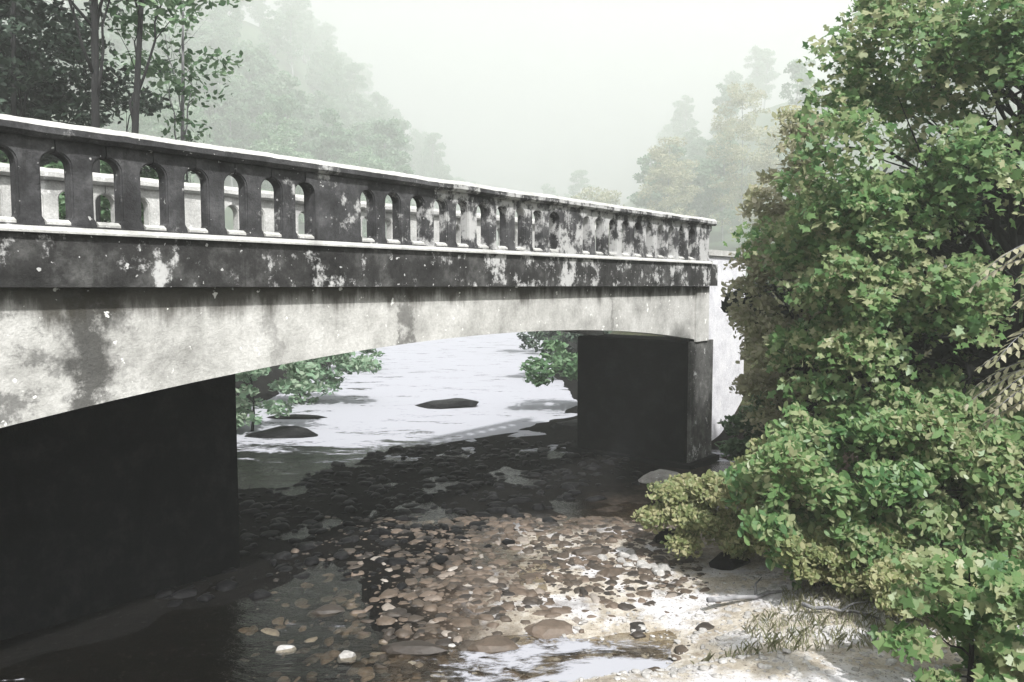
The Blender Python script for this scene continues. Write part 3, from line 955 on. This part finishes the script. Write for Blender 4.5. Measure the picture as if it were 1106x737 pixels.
singles = [
 ('boulder', 2.95, 15.6, 0.08, .55, .3, .22, 'stone_pale', 'pale flat slab of rock at the foot of the dark pier', 0.4),
 ('rock', 1.1, 11.3, 0.03, .30, .17, .12, 'stone', 'brown wedge-shaped rock at the edge of the shaded water', 0.1),
 ('rock', 0.45, 8.75, 0.02, .34, .20, .13, 'stone', 'broad tan rock half sunk in the middle of the riffle', 0.3),
 ('rock', -0.2, 8.35, 0.0, .34, .17, .12, 'stone', 'long flat tan rock lying along the foreground riffle', 0.05),
 ('rock', -1.1, 8.3, 0.0, .42, .17, .11, 'stone', 'long brown ledge of rock left of the foreground riffle', -0.05),
 ('rock', -1.75, 8.15, -0.01, .11, .09, .09, 'stone_pale', 'small white rock at the bottom of the picture near the black water', 0.3),
 ('rock', -2.45, 8.35, -0.02, .12, .09, .07, 'stone_pale', 'white rock standing alone in the black water near the abutment', 0.2),
 ('rock', -2.2, 9.3, 0.0, .24, .12, .08, 'stone', 'dark reddish brown rock in the black water beyond the white rock', 0.2),
 ('rock', 1.35, 10.5, 0.02, .28, .17, .13, 'stone', 'tan rock beside the cluster of small white stones', 0.8),
 ('boulder', 2.45, 11.9, 0.08, .34, .24, .2, 'stone_dark', 'dark grey boulder on the shore under the yellowish shrub', 0.5),
 ('boulder', 3.0, 10.7, 0.12, .30, .22, .2, 'stone_dark', 'grey boulder where the gravel bar meets the leafy bush', 0.2),
 ('boulder', 3.9, 9.6, 0.25, .32, .22, .2, 'stone_dark', 'mossy grey boulder high on the gravel bar below the bright bush', 0.2),
 ('boulder', -5.9, 20.4, 0.02, 1.1, .5, .22, 'stone_dark', 'low black ledge in the upstream water beside the abutment', 0.05),
 ('boulder', 1.9, 21.5, 0.05, 1.0, .6, .3, 'stone_dark', 'black wet boulder in the upstream water beside the far pier', 0.0),
 ('boulder', -6.3, 23.2, 0.0, 1.1, .35, .14, 'stone_dark', 'long black shelf of rock near the upstream left bushes', 0.0),
]
for nm, x, y, z, sx, sy, sz, mt, lab, rz in singles:
    stone_obj(nm, x, y, z, sx, sy, sz, mt, lab, nm, rz)
for k in range(16):                                         # the little white stones in a cluster on the gravel edge
    a = random.uniform(0, 1)
    x = 1.3 + a * 0.75 + random.uniform(-.22, .22); y = 11.3 - a * 0.9 + random.uniform(-.3, .3)
    q = random.uniform(.04, .10)
    stone_obj('stone', x, y, max(gz(x, y), -0.02) + q * 0.4, q * 1.3, q, q * .8, 'stone_pale', 'small white stone in the cluster at the edge of the gravel bar', 'stone', group='small white stones on the gravel edge')

# cobbles of the bed and the bar: nobody could count them
base_v = []
for me in stones[:6]:
    co = np.empty(len(me.vertices) * 3); me.vertices.foreach_get('co', co)
    tri = np.empty(len(me.polygons) * 3, dtype=np.int32); me.polygons.foreach_get('vertices', tri)
    base_v.append((co.reshape(-1, 3), tri.reshape(-1, 3)))


def cobbles(name, n, region, size, mat, label_kind='stuff', zoff=0.25):
    V = []; T = []; off = 0
    cnt = 0
    while cnt < n:
        x = rng.uniform(region[0], region[1]); y = rng.uniform(region[2], region[3])
        h = gz(x, y)
        if name == 'river_cobbles' and rng.uniform() < np.clip((10.0 + 0.3 * x - y) * 0.7, 0, 0.93) * np.clip((x + 1.2) * 0.8, 0, 1): cnt += 1; continue
        if h > 0.45 or h < -0.5: cnt += 1; continue
        if name == 'river_cobbles' and x < -0.8 and rng.uniform() > np.exp((x + 0.8) * 1.0): cnt += 1; continue
        if name == 'pale_gravel' and rng.uniform() > np.clip((x - 0.2) * 0.5 + (9.0 - y) * 0.8, 0.03, 1): cnt += 1; continue
        if name == 'shade_shingle' and (x + 4.24) * -0.7772 + (y - 6.6) * 0.6292 < 0.9 + rng.normal(0, 0.5): cnt += 1; continue
        q = rng.uniform(0, 1) ** 2.6 * (size[1] - size[0]) + size[0]
        co, tr_ = base_v[rng.integers(6)]
        a = rng.uniform(0, 6.28)
        c, s_ = math.cos(a), math.sin(a)
        p = co * np.array([q * rng.uniform(.9, 1.6), q * rng.uniform(.55, 1.2), q * rng.uniform(.3, .7)])
        p = np.stack([p[:, 0] * c - p[:, 1] * s_, p[:, 0] * s_ + p[:, 1] * c, p[:, 2]], 1)
        V.append(p + np.array([x, y, h + q * zoff])); T.append(tr_ + off); off += len(co); cnt += 1
    v = np.concatenate(V); t = np.concatenate(T)
    me = bpy.data.meshes.new(name)
    me.vertices.add(len(v)); me.vertices.foreach_set('co', v.astype(np.float32).ravel())
    me.loops.add(t.size); me.loops.foreach_set('vertex_index', t.ravel().astype(np.int32))
    me.polygons.add(len(t))
    me.polygons.foreach_set('loop_start', np.arange(0, t.size, 3, dtype=np.int32))
    me.polygons.foreach_set('loop_total', np.full(len(t), 3, dtype=np.int32))
    me.update(calc_edges=True)
    return tag(link(name, me, M[mat]), kind='stuff')


cobbles('river_cobbles', 6500, (-3.2, 2.6, 7.6, 13.2), (0.015, 0.13), 'stone', zoff=-0.12)
cobbles('pale_gravel', 3600, (-1.2, 4.8, 7.0, 11.0), (0.008, 0.05), 'stone_pale', zoff=0.15)
cobbles('shade_shingle', 3200, (-9.0, 4.2, 9.5, 19.5), (0.03, 0.16), 'stone_dark', zoff=0.1)  # near-black stones deepen the shade painted under the bridge

n = 22000
gx = rng.uniform(1.6, 7.5, n); gy = rng.uniform(7.6, 13.5, n)
gh = height(gx, gy)
keep = (gh > 0.22 + 0.18 * vnoise(gx, gy, 1.4, 77)) & (rng.uniform(0, 1, n) < 0.75)
gx, gy, gh = gx[keep], gy[keep], gh[keep]
n = len(gx)
L_ = rng.uniform(0.03, 0.15, n)
an = rng.uniform(0, 6.28, n)
wd = 0.005
lean = rng.uniform(0.2, 0.9, n) * L_
b0 = np.stack([gx, gy, gh - 0.01], 1)
sd = np.stack([np.cos(an), np.sin(an), np.zeros(n)], 1) * wd
ld = np.stack([-np.sin(an), np.cos(an), np.zeros(n)], 1)
mid_ = b0 + ld * (lean * 0.35)[:, None] + np.array([0, 0, 1]) * (L_ * 0.6)[:, None]
tip = b0 + ld * lean[:, None] + np.array([0, 0, 1]) * (L_ * 0.95)[:, None]
vv = np.stack([b0 - sd, b0 + sd, mid_ + sd * 0.7, tip, mid_ - sd * 0.7], 1).reshape(-1, 3)
tag(link('grass', raw_mesh('grass', vv, 5), M['leaf_pale']), kind='stuff')

for x, y, ln, rz, rad, lab in ((2.9, 9.3, 1.3, 0.35, 0.035, 'bleached grey driftwood branch lying across the pale gravel bar'), (3.6, 8.5, 0.8, -0.5, 0.025, 'short dark driftwood stick on the gravel near the bottom right shrub')):
    bm = bmesh.new()
    pts = [(-ln / 2 + ln * k / 6, random.uniform(-.05, .05), random.uniform(0, .05)) for k in range(7)]
    tube(bm, pts, [rad * (1 - 0.1 * k) for k in range(7)], 7, 0.15)
    tube(bm, [pts[3], (pts[3][0] + .12, .14, .10), (pts[3][0] + .3, .26, .12)], [rad * .6, rad * .4, rad * .15], 5, 0.1)
    o = from_bm('driftwood', bm, M['bark_pale'], None, True)
    o.location = (x, y, gz(x, y) + rad)
    o.rotation_euler = (0, 0.03, rz)
    tag(o, lab, 'driftwood')

# ------------------------------------------------------------------ the mist in the valley
bm = bmesh.new()
box(bm, -335, 335, -130, 565, -9.0, 190)
hm = bpy.data.materials.new('mist')
hm.use_nodes = True
ht = hm.node_tree
ht.nodes.clear()
ho = ht.nodes.new('ShaderNodeOutputMaterial')
pv = ht.nodes.new('ShaderNodeVolumePrincipled')
pv.inputs['Color'].default_value = (0.94, 0.962, 0.952, 1)
pv.inputs['Density'].default_value = 0.0029
pv.inputs['Anisotropy'].default_value = 0.2
ht.links.new(pv.outputs[0], ho.inputs['Volume'])
tag(from_bm('haze', bm, hm), kind='stuff')
